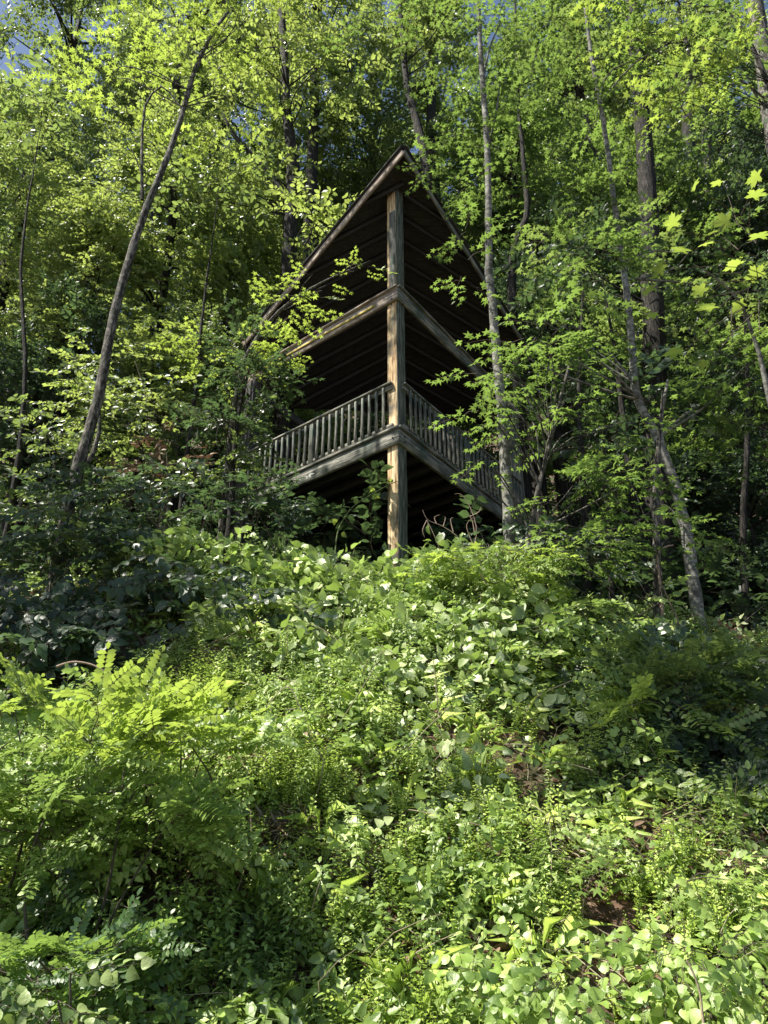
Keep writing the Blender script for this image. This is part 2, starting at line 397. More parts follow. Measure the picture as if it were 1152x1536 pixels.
def slab(name, pts, th, mat, parent, origin, nrm=None):
    pts = np.asarray(pts, float); n = np.cross(pts[1] - pts[0], pts[2] - pts[0]) if nrm is None else np.asarray(nrm, float)
    n = n / np.linalg.norm(n); n = n if n[2] > 0 else -n
    k = len(pts); V = np.vstack([pts, pts + n * th]) - origin
    me = bpy.data.meshes.new(name); F = [tuple(range(k)), tuple(range(k, 2 * k))[::-1]]
    F += [(j, (j + 1) % k, k + (j + 1) % k, k + j) for j in range(k)]
    me.from_pydata(V.tolist(), [], F); me.materials.append(M[mat]); me.update()
    o = bpy.data.objects.new(name, me); col.objects.link(o); o.parent = parent
    import bmesh
    b = bmesh.new(); b.from_mesh(me); bmesh.ops.recalc_face_normals(b, faces=b.faces); b.to_mesh(me); b.free()
    return o

# ------------------------------------------------------------------ the lookout shelter
def build_shelter():
    D = 10.9
    C = at(598, 640, D); zd = C[2]                       # deck-edge corner
    C2 = C[:2].copy()
    aL, aR = math.radians(50), math.radians(35.5)
    dL = np.array([-math.sin(aL), math.cos(aL), 0]); dR = np.array([math.sin(aR), math.cos(aR), 0])
    nL = np.array([-math.cos(aL), -math.sin(aL), 0]); nR = np.array([math.cos(aR), -math.sin(aR), 0])
    base = np.array([C2[0], C2[1], ground(C2[0], C2[1])])
    O = base
    root = thing('lookout_shelter', 'raised dark timber lookout with railed deck and steep pointed roof on the wooded bank', 'shelter', O)
    def P(s, z, d): return np.array([C2[0], C2[1], 0]) + d * s + np.array([0, 0, z])
    def solve(px, z, d):
        best = min(np.linspace(.2, 9, 1800), key=lambda s: abs(proj(P(s, z, d))[0] - px)); return best
    def proj(p):
        q = p - CAM; dd = q @ FW; return 576 + FPX * (q @ RT) / dd, 768 - FPX * (q @ UPV) / dd
    sL = solve(367, zd, dL); sLm = solve(468, zd + .4, dL); sR = solve(784, zd, dR); sRm = solve(703, zd + .4, dR)
    zt = at(598, 441, D)[2]
    W = .235
    inn = (dL + dR); inn /= np.linalg.norm(inn)
    pc = np.array([C2[0], C2[1], 0]) + inn * .20
    # corner post, square to the left face
    apexF = at(605, 226, D - .55)
    ptop = apexF[2] - .25
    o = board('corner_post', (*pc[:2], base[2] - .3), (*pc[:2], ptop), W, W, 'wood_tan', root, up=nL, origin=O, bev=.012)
    o.data.materials.append(M['wood_post_shade'])
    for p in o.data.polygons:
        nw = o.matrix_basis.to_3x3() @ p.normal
        if nw.x > .3: p.material_index = 1  # right faces take the darker material, so their shade is partly painted
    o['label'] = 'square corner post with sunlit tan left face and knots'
    # sister planks and bolt on post
    board('post_plank', pc + nL * (W / 2 + .012) + np.array([0, 0, zt + .16]) - dL * .03, pc + nL * (W / 2 + .012) + np.array([0, 0, ptop - .7]) - dL * .03, .14, .022, 'wood_grey', root, up=nL, origin=O)
    # rims (edge beams), two stacked members each: deck edge board and beam
    for d, n, s, m in ((dL, nL, sLm + .35, 'wood_grey'), (dR, nR, sR + .1, 'wood_grey')):
        full = (sL if d is dL else sR) + .1
        board('rim_beam', P(0, zd - .19, d), P(full, zd - .19, d), .06, .27, m, root, origin=O, ext=(.02, 0))
        board('deck_edge', P(0, zd - .02, d) + n * .02, P(full, zd - .02, d) + n * .02, .09, .055, m, root, origin=O, ext=(.03, 0))
    # tie beams, two planks each with a gap
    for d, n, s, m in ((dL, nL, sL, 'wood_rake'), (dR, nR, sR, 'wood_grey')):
        board('tie_beam', P(0, zt, d) + n * .01, P(s, zt, d) + n * .01, .05, .26, m, root, origin=O, ext=(.02, .3))
        board('tie_trim', P(0, zt + .155, d) + n * .03, P(s, zt + .155, d) + n * .03, .1, .04, m, root, origin=O, ext=(.03, .3))
    board('edging_strip', P(.5, zt - .02, dL) + nL * .045, P(sL, zt + .02, dL) + nL * .045, .012, .05, 'yellow', root, origin=O, bev=0)
    # other posts
    rear = P(sL, 0, dL) + dR * sR
    for q, nm in ((P(sL, 0, dL) + inn * .1, 'l'), (P(sR, 0, dR) + inn * .1, 'r'), (rear, 'b')):
        zb = float(ground(q[0], q[1])) - .3
        o = board('post', (q[0], q[1], zb), (q[0], q[1], zt - .15), .26 if nm == 'l' else .2, .26 if nm == 'l' else .2, 'wood_dark' if nm != 'r' else 'wood_grey', root, up=nL, origin=O)
    for px_, py_, d, n in ((592, 447, dL, nL), (588, 455, dL, nL), (605, 452, dR, nR), (592, 655, dL, nL), (604, 652, dR, nR), (606, 660, dR, nR)):
        q = P(.12 if d is dR else .1, at(px_, py_, D)[2], d) + n * .035; b_ = Acc(); tube(b_, [q, q + n * .02], [.014, .012], 8, 0); tube(b_, [q + n * .02, q + n * .021], [.012, .001], 8, 0); b_.obj('bolt', ['shingle'], root, O)
    # deck boards and joists
    A0 = P(0, zd - .06, dL) + inn * .06; A1 = P(sL, zd - .06, dL); A3 = P(sR, zd - .06, dR); A2 = A1 + dR * sR
    slab('deck', [A0, A1, A2, A3], .04, 'wood_dark', root, O)
    for k in range(11):
        t = (k + .6) / 11
        board('joist', A0 + dR * sR * t + (0, 0, -.13), A1 + dR * sR * t + (0, 0, -.13), .045, .2, 'wood_dark', root, origin=O, bev=0)
    # railings
    for d, n, s, sm in ((dL, nL, sL, sLm), (dR, nR, sR, sRm)):
        rt = board('railing', P(.12, zd + .93, d), P(s, zd + .93, d), .14, .04, 'wood_grey', root, origin=O)
        inv = rt.matrix_basis.inverted()
        def sub(nm, a, b, wd, ht, mat, up=(0, 0, 1)):
            o = board(nm, a, b, wd, ht, mat, rt, up=up, origin=O, bev=.004); o.matrix_basis = inv @ o.matrix_basis; return o
        sub('top_rail', P(.12, zd + .865, d), P(s, zd + .865, d), .04, .085, 'wood_grey')
        sub('bottom_rail', P(.12, zd + .085, d), P(s, zd + .085, d), .04, .07, 'wood_grey')
        sub('newel', P(sm, zd, d), P(sm, zd + .9, d), .09, .09, 'wood_grey', n)
        k = .3
        while k < s - .1:
            if abs(k - sm) > .09:
                j = R.uniform(-.008, .008, 2)
                sub('baluster', P(k + j[0], zd + .05, d) + n * .045, P(k + j[1], zd + .88, d) + n * .045, .042, .042, 'wood_grey', n)
            k += .158
    # roof: two pitched planes folded along the ridge over the corner
    def on_wall(px, py, d):  # point on the vertical plane through the apex along d
        r = ray(px, py); # CAM + t r = apexF + s d + z
        Mt = np.array([[r[0], -d[0]], [r[1], -d[1]]]); t, s = np.linalg.solve(Mt, (apexF - CAM)[:2]); return CAM + r * t
    L_ = on_wall(368, 512, dL); R_ = on_wall(778, 503, dR)
    BC = at(600, 618, 16.6)
    def on_plane(px, py, p, q, s):
        n = np.cross(q - p, s - p); r = ray(px, py); return CAM + r * (((p - CAM) @ n) / (r @ n))
    BL = on_plane(432, 612, apexF, L_, BC); BR = on_plane(742, 640, apexF, R_, BC)
    roof = thing('roof', None, None, (0, 0, 0)); roof.parent = root
    rl = slab('roof_plane', [apexF, L_, BL, BC], .05, 'wood_dark', root, O)
    rr = slab('roof_plane', [apexF, BC, BR, R_], .05, 'wood_dark', root, O)
    bpy.data.objects.remove(roof)
    up = np.array([0, 0, .075])
    for q in ([apexF, L_, BL, BC], [apexF, BC, BR, R_]):
        n = np.cross(q[1] - q[0], q[2] - q[0]); n /= np.linalg.norm(n); n = n if n[2] > 0 else -n
        q = np.array(q); c = q.mean(0); qq = [p + (p - c) / np.linalg.norm(p - c) * .05 + n * .055 for p in q]
        slab('shingles', qq, .03, 'shingle', root, O)
    # rafters under each roof plane, all parallel
    for E, B, want in ((L_, BL, -.52), (R_, BR, .6)):
        n = np.cross(E - apexF, BC - apexF); n /= np.linalg.norm(n); n = n if n[2] > 0 else -n
        poly = [apexF, E, B, BC]; cen = sum(poly) / 4
        def slope(b):
            v = (E - apexF) - b * (BC - apexF); p, q = proj(cen), proj(cen + v * .1); return (q[1] - p[1]) / (q[0] - p[0] + 1e-9)
        b = min(np.linspace(0, 1.5, 151), key=lambda b: abs(slope(b) - want)); v = (E - apexF) - b * (BC - apexF); v /= np.linalg.norm(v)
        wv = np.cross(n, v); tt = [(p - cen) @ wv for p in poly]
        for k in np.arange(min(tt) + .25, max(tt) - .1, .42):
            xs = []
            for a_, c_ in zip(poly, poly[1:] + poly[:1]):
                ta, tb = (a_ - cen) @ wv - k, (c_ - cen) @ wv - k
                if ta * tb < 0: q = a_ + (c_ - a_) * (ta / (ta - tb)); xs.append((q - cen) @ v)
            if len(xs) < 2 or max(xs) - min(xs) < .4: continue
            p0 = cen + wv * k + v * (min(xs) + .04) - n * .075; p1 = cen + wv * k + v * (max(xs) - .04) - n * .075
            board('rafter', p0, p1, .045, .14, 'wood_dark', root, up=n, origin=O, bev=0)
    # barge boards
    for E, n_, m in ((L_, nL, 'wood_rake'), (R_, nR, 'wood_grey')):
        board('barge_board', apexF + (0, 0, -.06) + n_ * .02, E + (0, 0, -.06) + n_ * .02, .04, .16, m, root, origin=O, ext=(.02, .05))
        board('barge_trim', apexF + (0, 0, .07) + n_ * .045, E + (0, 0, .07) + n_ * .045, .07, .035, 'wood_dark', root, origin=O, ext=(.03, .05))
    board('eave_beam', L_ + (0, 0, -.1), BL + (0, 0, -.1), .05, .2, 'wood_dark', root, origin=O)
    # knee brace near the left rear
    board('brace', at(385, 590, 13.6), at(470, 648, 14.2), .09, .16, 'wood_dark', root, origin=O)
    print('shelter sL %.2f sR %.2f deck z %.2f base %.2f tie %.2f apex %s' % (sL, sR, zd, base[2], zt, apexF), 'L', L_, 'R', R_, 'BL', BL, 'BR', BR)
build_shelter()

# ------------------------------------------------------------------ vegetation helpers
def scatter_sprays(acc, P, tkey, sc=(.8, 1.25), pitch=(-.35, .35), roll=.35, yaw=None, mats=0, tilt=0.0):
    Ts = T[tkey]; n = len(P); which = R.randint(0, len(Ts), n)
    yw = R.uniform(0, 2 * math.pi, n) if yaw is None else yaw
    for k, tt in enumerate(Ts):
        i = np.where(which == k)[0]
        if not len(i): continue
        A = rot(yw[i], R.uniform(*pitch, len(i)), R.randn(len(i)) * roll, R.uniform(*sc, len(i)))
        if tilt:
            ta = tilt * R.uniform(.4, 1.5, len(i)); c, s_ = np.cos(ta), np.sin(ta); B = np.zeros((len(i), 3, 3)); B[:, 0, 0] = 1; B[:, 1, 1] = c; B[:, 1, 2] = -s_; B[:, 2, 1] = s_; B[:, 2, 2] = c
            A = np.einsum('nij,njk->nik', B, A)
        acc.place(tt, A, P[i])

def blob(c, r, n, hollow=.55, clumps=0, crad=.3):
    """points in an ellipsoid, biased to its shell and gathered in clumps"""
    c = np.asarray(c); r = np.asarray(r, float) * np.ones(3)
    if clumps:
        d = R.randn(clumps, 3); d /= np.linalg.norm(d, axis=1)[:, None]; q = d * (R.uniform(hollow ** 3, 1, clumps) ** (1 / 3))[:, None]
        k = R.randint(0, clumps, n); s = R.uniform(.5, 1.3, clumps)
        p = q[k] + R.randn(n, 3) * crad * s[k][:, None] * np.array([1, 1, .55]); cen = q[k] * r
    else:
        d = R.randn(n, 3); d /= np.linalg.norm(d, axis=1)[:, None]; p = d * (R.uniform(hollow ** 3, 1, n) ** (1 / 3))[:, None]; cen = p * 0
    P = p * r; yaw = np.arctan2(P[:, 1] - cen[:, 1] * .7, P[:, 0] - cen[:, 0] * .7) + R.randn(n) * .5
    return c + P, yaw, (c + q * r if clumps else None)

def trunk_obj(parent, O, paths, bark, name='trunk', sides=10):
    a = Acc()
    for P, rad, *rest in paths:
        n = max(6, int(np.linalg.norm(P[-1] - P[0]) / .25)); n = min(n, 60)
        Q = smooth_path(P, n); rr = np.interp(np.linspace(0, 1, n), np.linspace(0, 1, len(rad)), rad)
        Q = Q + np.cumsum(R.randn(n, 3) * .006, 0)
        tube(a, Q, rr, sides if rr[0] > .03 else 5, 0, .07)
    return a.obj(name, [bark], parent, O, smooth=True)

def pxpath(pts, Y):
    Y = np.interp(np.linspace(0, 1, len(pts)), np.linspace(0, 1, len(np.atleast_1d(Y))), np.atleast_1d(Y))
    return np.array([at(p[0], p[1], y) for p, y in zip(pts, Y)])

def limb(p, q, sag=.2):
    p = np.asarray(p, float); q = np.asarray(q, float); m = (p + q) / 2 + R.randn(3) * .12 * np.linalg.norm(q - p) * np.array([1, 1, .4]); m[2] += sag * np.linalg.norm(q - p) * .3
    return np.array([p, m, q])

def nearest(path, q, below=.6):
    d = np.linalg.norm(path - (q - np.array([0, 0, below])), axis=1); return path[int(np.argmin(d))]

def tree(name, label, pts, Y, rad, bark, clusters, leaf='maple', spr='maple', extra=(), group=None, limbs=True, cat='tree', toground=True, sc=(.8, 1.25), pitch=(-.35, .35)):
    path = pxpath(pts, Y)
    g = float(ground(path[0][0], path[0][1]))
    if toground and path[0][2] > g - .1: path = np.vstack([[path[0][0] - (path[1][0] - path[0][0]) * .2, path[0][1], g - .15], path]); rad = [rad[0] * 1.15] + list(rad)
    O = np.array([path[0][0], path[0][1], max(g, path[0][2])])
    root = thing(name, label, cat, O, group)
    fine = smooth_path(path, 40); paths = [(path, rad)]
    for e in extra: paths.append((pxpath(e[0], e[1]), e[2]))
    a = Acc(); any_ = False
    for (px, py, yy, r, n, *o) in clusters:
        c = at(px, py, yy); cl = max(3, n // 12); P, yw, cc = blob(c, r, n, .1, cl, .32)
        ok = P[:, 2] > ground(P[:, 0], P[:, 1]) + .1; P = P[ok]; yw = yw[ok]
        if len(P): scatter_sprays(a, P, spr, yaw=yw, sc=sc, pitch=pitch); any_ = True
        if limbs:
            for q in cc[:7]:
                s = nearest(fine, q, .8); 
                if np.linalg.norm(s - q) < 9: paths.append((limb(s, q), [min(.03, rad[-1] * .8), .006]))
    trunk_obj(root, O, paths, bark)
    if any_: a.obj('crown', [leaf, 'twig'], root, O)
    return root

# ------------------------------------------------------------------ near and middle trees
tree('leaning_tree', 'rough barked tree leaning right at the left, with a hooked broken side branch',
     [(75, 930), (105, 760), (150, 590), (176, 450), (213, 320), (262, 195), (295, 90), (325, 35), (352, -5), (380, -60)], [9.6, 9.9, 10.4], [.11, .092, .08, .072, .064, .052, .043, .034, .025, .018], 'bark_mid',
     [(300, 60, 11.2, (1.5, .8, .9), 36), (400, 20, 9.6, (1.0, .7, .6), 20), (200, 90, 10, (1.2, 1, .6), 20), (330, 160, 10.5, (.6, .6, .5), 12), (340, -160, 9.2, (2.2, 1.8, 1.0), 90), (250, -110, 9.4, (1.2, 1.2, .6), 30)],
     leaf='bright', spr='maple', extra=[([(213, 300), (212, 230), (214, 170), (228, 140), (246, 131), (262, 150), (276, 168)], 10.05, [.032, .028, .024, .02, .018, .014, .008]),
     ([(212, 260), (200, 230), (186, 205)], 10, [.014, .01, .005]), ([(100, 740), (135, 690), (150, 640), (148, 600)], 10.2, [.05, .04, .03, .02])])
tree('slender_pale_tree', 'slender pale grey trunk standing in front of the right roof slope of the lookout',
     [(766, 905), (763, 760), (754, 640), (744, 530), (737, 440), (731, 370), (730, 250), (722, 110), (713, 0), (705, -90)], 9.3, [.082, .078, .074, .07, .066, .06, .055, .05, .044, .036], 'bark_pale',
     [(690, 180, 9.2, (.5, .7, .25), 16), (648, 240, 9.1, (.2, .4, .12), 5), (830, 150, 9.8, (1.0, .9, .5), 34), (840, 290, 9.9, (1.0, 1, .45), 34), (840, 400, 9.6, (.8, .8, .3), 24), (690, 345, 8.9, (.25, .3, .2), 6), (700, 415, 8.9, (.22, .3, .12), 4), (715, 290, 9.1, (.25, .4, .15), 5),
      (660, 80, 9.5, (1.0, .9, .4), 28), (850, 30, 9.6, (1.2, 1, .5), 36), (760, 30, 9.4, (.8, .8, .3), 18), (560, 50, 9.8, (.8, .8, .3), 16), (720, -130, 9.3, (1.8, 1.6, .9), 70)], limbs=False,
     leaf='maple', spr='maple_small', extra=[([(727, 250), (742, 180), (750, 130)], 9.4, [.03, .02, .01]), ([(722, 130), (735, 70), (760, 20)], 9.4, [.03, .02, .01])])
tree('curved_grey_tree', 'grey trunk bowing through the right side, its lichened foot standing bare at the crest',
     [(1050, 945), (1040, 880), (1029, 800), (1010, 725), (985, 650), (958, 590), (948, 500), (940, 420), (925, 330), (910, 210), (888, 90), (875, 0)], 10.0, [.09, .088, .084, .078, .07, .064, .058, .054, .05, .045, .04, .03], 'bark_pale',
     [(960, 120, 10.2, (1.3, 1, .6), 40), (870, 490, 9.6, (.6, .8, .12), 14), (1050, 400, 10.6, (.8, .9, .4), 22), (1090, 600, 10.6, (.7, .9, .4), 26), (820, 510, 8.9, (.4, .6, .1), 10)],
     leaf='maple', spr='maple', extra=[([(1000, 700), (990, 640), (1000, 570)], 10, [.05, .035, .02]), ([(1022, 790), (1000, 760), (975, 755)], 9.9, [.02, .014, .008])])
tree('understorey_sapling', 'thin straight sapling in front of the curved grey trunk at the right crest',
     [(986, 1000), (983, 900), (979, 790), (980, 700), (990, 590)], 9.2, [.055, .052, .048, .038, .008], 'bark_mid',
     [(890, 810, 8.8, (1.0, .6, .1), 30), (850, 750, 8.9, (.6, .6, .08), 14), (930, 715, 9, (.5, .6, .08), 10), (850, 835, 8.6, (.7, .5, .07), 14)], leaf='maple', spr='maple_small', pitch=(-.25, .1),
     extra=[([(985, 830), (1005, 805), (1030, 812)], 9.2, [.02, .014, .006]), ([(984, 760), (930, 800), (860, 810)], 9.0, [.018, .012, .006])])
tree('maple_sapling', 'young maple with flat tiers of leaves beside the right railing of the lookout',
     [(790, 900), (800, 780), (830, 640), (860, 520)], 9.0, [.04, .035, .028, .02], 'bark_mid',
     [(815, 560, 8.8, (.5, .6, .1), 12), (745, 572, 8.7, (.38, .5, .06), 8), (725, 615, 8.6, (.25, .4, .04), 3), (860, 570, 9, (.7, .6, .12), 18), (840, 640, 9, (.7, .6, .1), 14), (730, 690, 8.7, (.12, .3, .08), 2), (880, 735, 8.8, (.5, .5, .08), 9), (900, 650, 9.2, (.6, .6, .1), 12)],
     leaf='maple', spr='maple_small', pitch=(-.25, .12))
tree('overhanging_maple', 'leafy branch of sunlit lobed leaves crossing in front of the left tie beam',
     [(350, 640), (370, 540), (420, 470), (480, 430), (560, 395)], [10.3, 9.6], [.05, .04, .03, .018, .006], 'bark_mid',
     [(480, 428, 9.7, (.42, .3, .07), 11), (535, 405, 9.6, (.3, .3, .05), 6), (435, 475, 9.7, (.4, .4, .1), 14), (400, 515, 9.8, (.4, .5, .15), 16), (345, 520, 10, (.7, .6, .4), 34)],
     leaf='bright', spr='maple_small', sc=(.6, .9))
tree('yellow_maple', 'maple bough with glowing yellow-green leaves hanging in at the top right', [(1240, 760), (1210, 420), (1170, 160), (1110, 30), (1060, 10)], 9.6, [.08, .07, .055, .03, .01], 'bark_dark',
     [(980, 40, 9.3, (.7, .5, .16), 17), (1030, 85, 9.2, (.6, .5, .16), 15), (930, 70, 9.4, (.3, .4, .1), 6), (1000, 150, 9.2, (.25, .3, .1), 4), (1100, 110, 9.9, (.4, .4, .2), 6)], leaf='bright', spr='maple')
tree('eave_tree', 'dull green young tree whose crown hides the left eave and left end of the railing', [(345, 790), (350, 690), (362, 600), (380, 540)], 10.0, [.05, .04, .03, .01], 'bark_dark',
     [(375, 580, 9.9, (.4, .5, .28), 34), (345, 640, 9.9, (.35, .4, .35), 24), (375, 520, 9.8, (.25, .4, .12), 9), (415, 570, 9.8, (.15, .3, .14), 7), (340, 740, 9.7, (.5, .4, .25), 24)], leaf='dark', spr='maple_small', limbs=True)
tree('tulip_sapling', 'large lobed translucent leaves on a bare grey twig at the right edge of the photo',
     [(1160, 620), (1120, 470), (1080, 420), (1040, 395)], [6.0, 5.6], [.03, .014, .009, .004], 'bark_pale', [], toground=False)
def tulip():
    root = [o for o in col.objects if o.name == 'tulip_sapling'][0]; O = np.array(root.location)
    a = Acc()
    for px, py, s in [(1010, 345, .15), (975, 440, .13), (1020, 380, .14), (990, 470, .12), (1028, 525, .15), (1050, 370, .13), (1075, 465, .16), (1060, 440, .12), (1000, 405, .12), (1100, 330, .16), (1110, 400, .17), (1125, 300, .15),
                      (1085, 275, .13), (1120, 450, .16), (1140, 500, .15), (1045, 280, .12), (1135, 360, .17), (1070, 350, .13), (1035, 420, .13), (1145, 260, .14), (1140, 420, .16), (1100, 520, .12), (1065, 545, .12)]:
        P = at(px, py, 5.5 + R.uniform(-.3, .4)); a.place(BIG, rot(R.uniform(2.2, 5.2), R.uniform(-.55, .3), R.randn() * .4, s * R.uniform(1.0, 1.5)), P[None])
        q = at(1120 + R.uniform(-30, 20), 400 + (py - 400) * .5, 5.7); tube(a, [P, (P + q) / 2 + (0, 0, .04), q], [.003, .004, .006], 4, 1)
    a.obj('crown', ['bright', 'twig'], root, O)
    # carry the stem down to the bank
    b = Acc(); p = at(1160, 620, 6.0); g = float(ground(p[0] + .3, p[1]))
    tube(b, smooth_path([[p[0] + .3, p[1], g - .1], [p[0] + .2, p[1], (g + p[2]) / 2], p], 12), np.linspace(.05, .03, 12), 8, 0)
    b.obj('stem', ['bark_pale'], root, O, smooth=True)
    root.location = root.location
tulip()
tree('broad_dark_tree', 'thick dark furrowed trunk standing behind the right-hand foliage near the top',
     [(990, 800), (985, 560), (978, 380), (970, 250), (958, 110), (950, 0), (940, -120)], 14.5, [.3, .27, .25, .23, .21, .19, .17], 'bark_dark',
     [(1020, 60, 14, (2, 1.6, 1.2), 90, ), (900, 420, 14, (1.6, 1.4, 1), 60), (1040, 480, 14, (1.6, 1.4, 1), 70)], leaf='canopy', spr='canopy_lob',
     extra=[([(968, 200), (1000, 150), (1030, 60)], 14.5, [.1, .07, .04])])
tree('forked_dark_tree', 'dark trunk left of the roof peak with a heavy limb reaching up to the left',
     [(425, 640), (430, 500), (436, 330), (440, 240), (432, 170), (428, 60), (420, -60)], 15.5, [.24, .22, .2, .19, .15, .12, .1], 'bark_dark',
     [(400, 60, 15, (2.2, 1.6, 1.4), 110), (480, 120, 15, (1.4, 1.2, 1.2), 70), (330, 250, 15, (1.5, 1.3, 1), 60), (470, 330, 14.5, (.9, .8, .5), 34)], leaf='lime', spr='canopy',
     extra=[([(432, 300), (405, 262), (375, 228), (350, 200), (335, 170)], 15.4, [.1, .085, .07, .055, .03])])
tree('leaning_dark_tree', 'dark thin trunk slanting behind and right of the roof peak',
     [(650, 420), (640, 250), (622, 170), (610, 110), (595, -80)], 17, [.17, .15, .13, .11, .08], 'bark_dark', [(620, 60, 16.5, (1.6, 1.4, 1), 60)], leaf='canopy', spr='canopy')
tree('kinked_dark_tree', 'dark crooked trunk seen between the pale slender trunk and the bowed grey one',
     [(775, 560), (768, 420), (775, 360), (790, 320), (785, 240), (775, 120), (770, -60)], 16, [.13, .12, .1, .085, .07, .05, .03], 'bark_dark', [(800, 100, 16, (1.6, 1.4, 1), 50)], leaf='canopy', spr='canopy_lob')
tree('corner_tree', 'thick grey-brown trunk cutting the top right corner of the photo',
     [(1230, 700), (1190, 350), (1158, 150), (1135, 0), (1118, -100)], 11.5, [.28, .24, .21, .19, .17], 'bark_mid', [(1090, 120, 11.2, (1.0, 1, .7), 40), (1120, 620, 11, (.9, .9, .9), 60)], leaf='maple', spr='maple')
tree('far_right_tree', 'dark trunk behind the broad one, leaning slightly right at the top right',
     [(1045, 700), (1040, 420), (1035, 240), (1032, 100), (1040, -40)], 19, [.26, .24, .22, .2, .16], 'bark_dark', [(1060, 40, 18.5, (1.8, 1.5, 1.2), 60)], leaf='canopy', spr='canopy')
tree('twin_dark_tree', 'second dark trunk right of the far leaning one, with a side limb at mid height',
     [(1075, 700), (1068, 420), (1062, 240), (1058, 100), (1050, -40)], 20, [.25, .22, .2, .18, .15], 'bark_dark', [(1100, 300, 19, (1.4, 1.5, 1.6), 60)], leaf='canopy', spr='canopy', extra=[([(1064, 230), (1085, 180), (1090, 140)], 20, [.1, .07, .04])])
for k, (pts, Y, r, lab) in enumerate([
    ([(880, 930), (876, 760), (868, 600), (880, 380)], 12, [.07, .06, .045, .006], 'thin dark sapling stem under the flat leaf tiers right of the lookout'),
    ([(925, 990), (915, 820), (905, 640)], 10.5, [.05, .04, .006], 'short thin stem in the shade left of the straight sapling'),
    ([(1115, 930), (1112, 780), (1118, 600), (1110, 420)], 12.5, [.07, .06, .045, .006], 'thin shaded stem near the right edge behind the locust shrub'),
    ([(20, 760), (45, 560), (40, 380), (70, 180)], 12, [.05, .042, .03, .004], 'thin stem near the left edge of the photo behind the leaning trunk'),
    ([(285, 640), (300, 480), (325, 280)], 13, [.045, .03, .004], 'thin stem deep in the sunlit leaves between the leaning trunk and the lookout'),
    ([(945, 700), (930, 560), (905, 400)], 13, [.07, .05, .006], 'dim slanting stem behind the bowed grey trunk')]):
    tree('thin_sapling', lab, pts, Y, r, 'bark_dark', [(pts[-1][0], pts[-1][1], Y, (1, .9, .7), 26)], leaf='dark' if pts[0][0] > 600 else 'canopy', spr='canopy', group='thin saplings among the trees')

# ------------------------------------------------------------------ background forest: shared crowns, one thing per tree
def proto_crown(spr, leaf, n, r, h, clumps):
    a = Acc(); P, yw, cc = blob((0, 0, 0), (r, r, h), n, .15, clumps, .17); scatter_sprays(a, P, spr, yaw=yw, sc=(.75, 1.3), roll=.6, tilt=.3)
    o = a.obj('crown', [leaf, 'twig']); me = o.data; bpy.data.objects.remove(o)
    b = Acc()
    ax = smooth_path([[0, 0, -h - 4], [.2, .1, -h * .3], [-.2, .1, h * .3], [0, 0, h * .9]], 24)
    tube(b, ax, np.linspace(.26, .05, 24), 9, 0, .06)
    for q in cc[:26]:
        s = nearest(ax, q, 1.2); tube(b, smooth_path(limb(s, q), 7), np.linspace(.07, .015, 7), 5, 0)
    o = b.obj('trunk', ['bark_dark'], smooth=True); mt = o.data; bpy.data.objects.remove(o)
    return me, mt, h + 4
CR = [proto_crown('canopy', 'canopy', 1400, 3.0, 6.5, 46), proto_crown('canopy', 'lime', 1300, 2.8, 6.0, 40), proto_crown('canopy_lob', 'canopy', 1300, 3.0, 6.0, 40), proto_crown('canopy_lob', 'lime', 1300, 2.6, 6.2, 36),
      proto_crown('canopy', 'dark', 1400, 3.0, 6.0, 44), proto_crown('canopy_lob', 'maple', 1000, 2.8, 6.0, 40)]
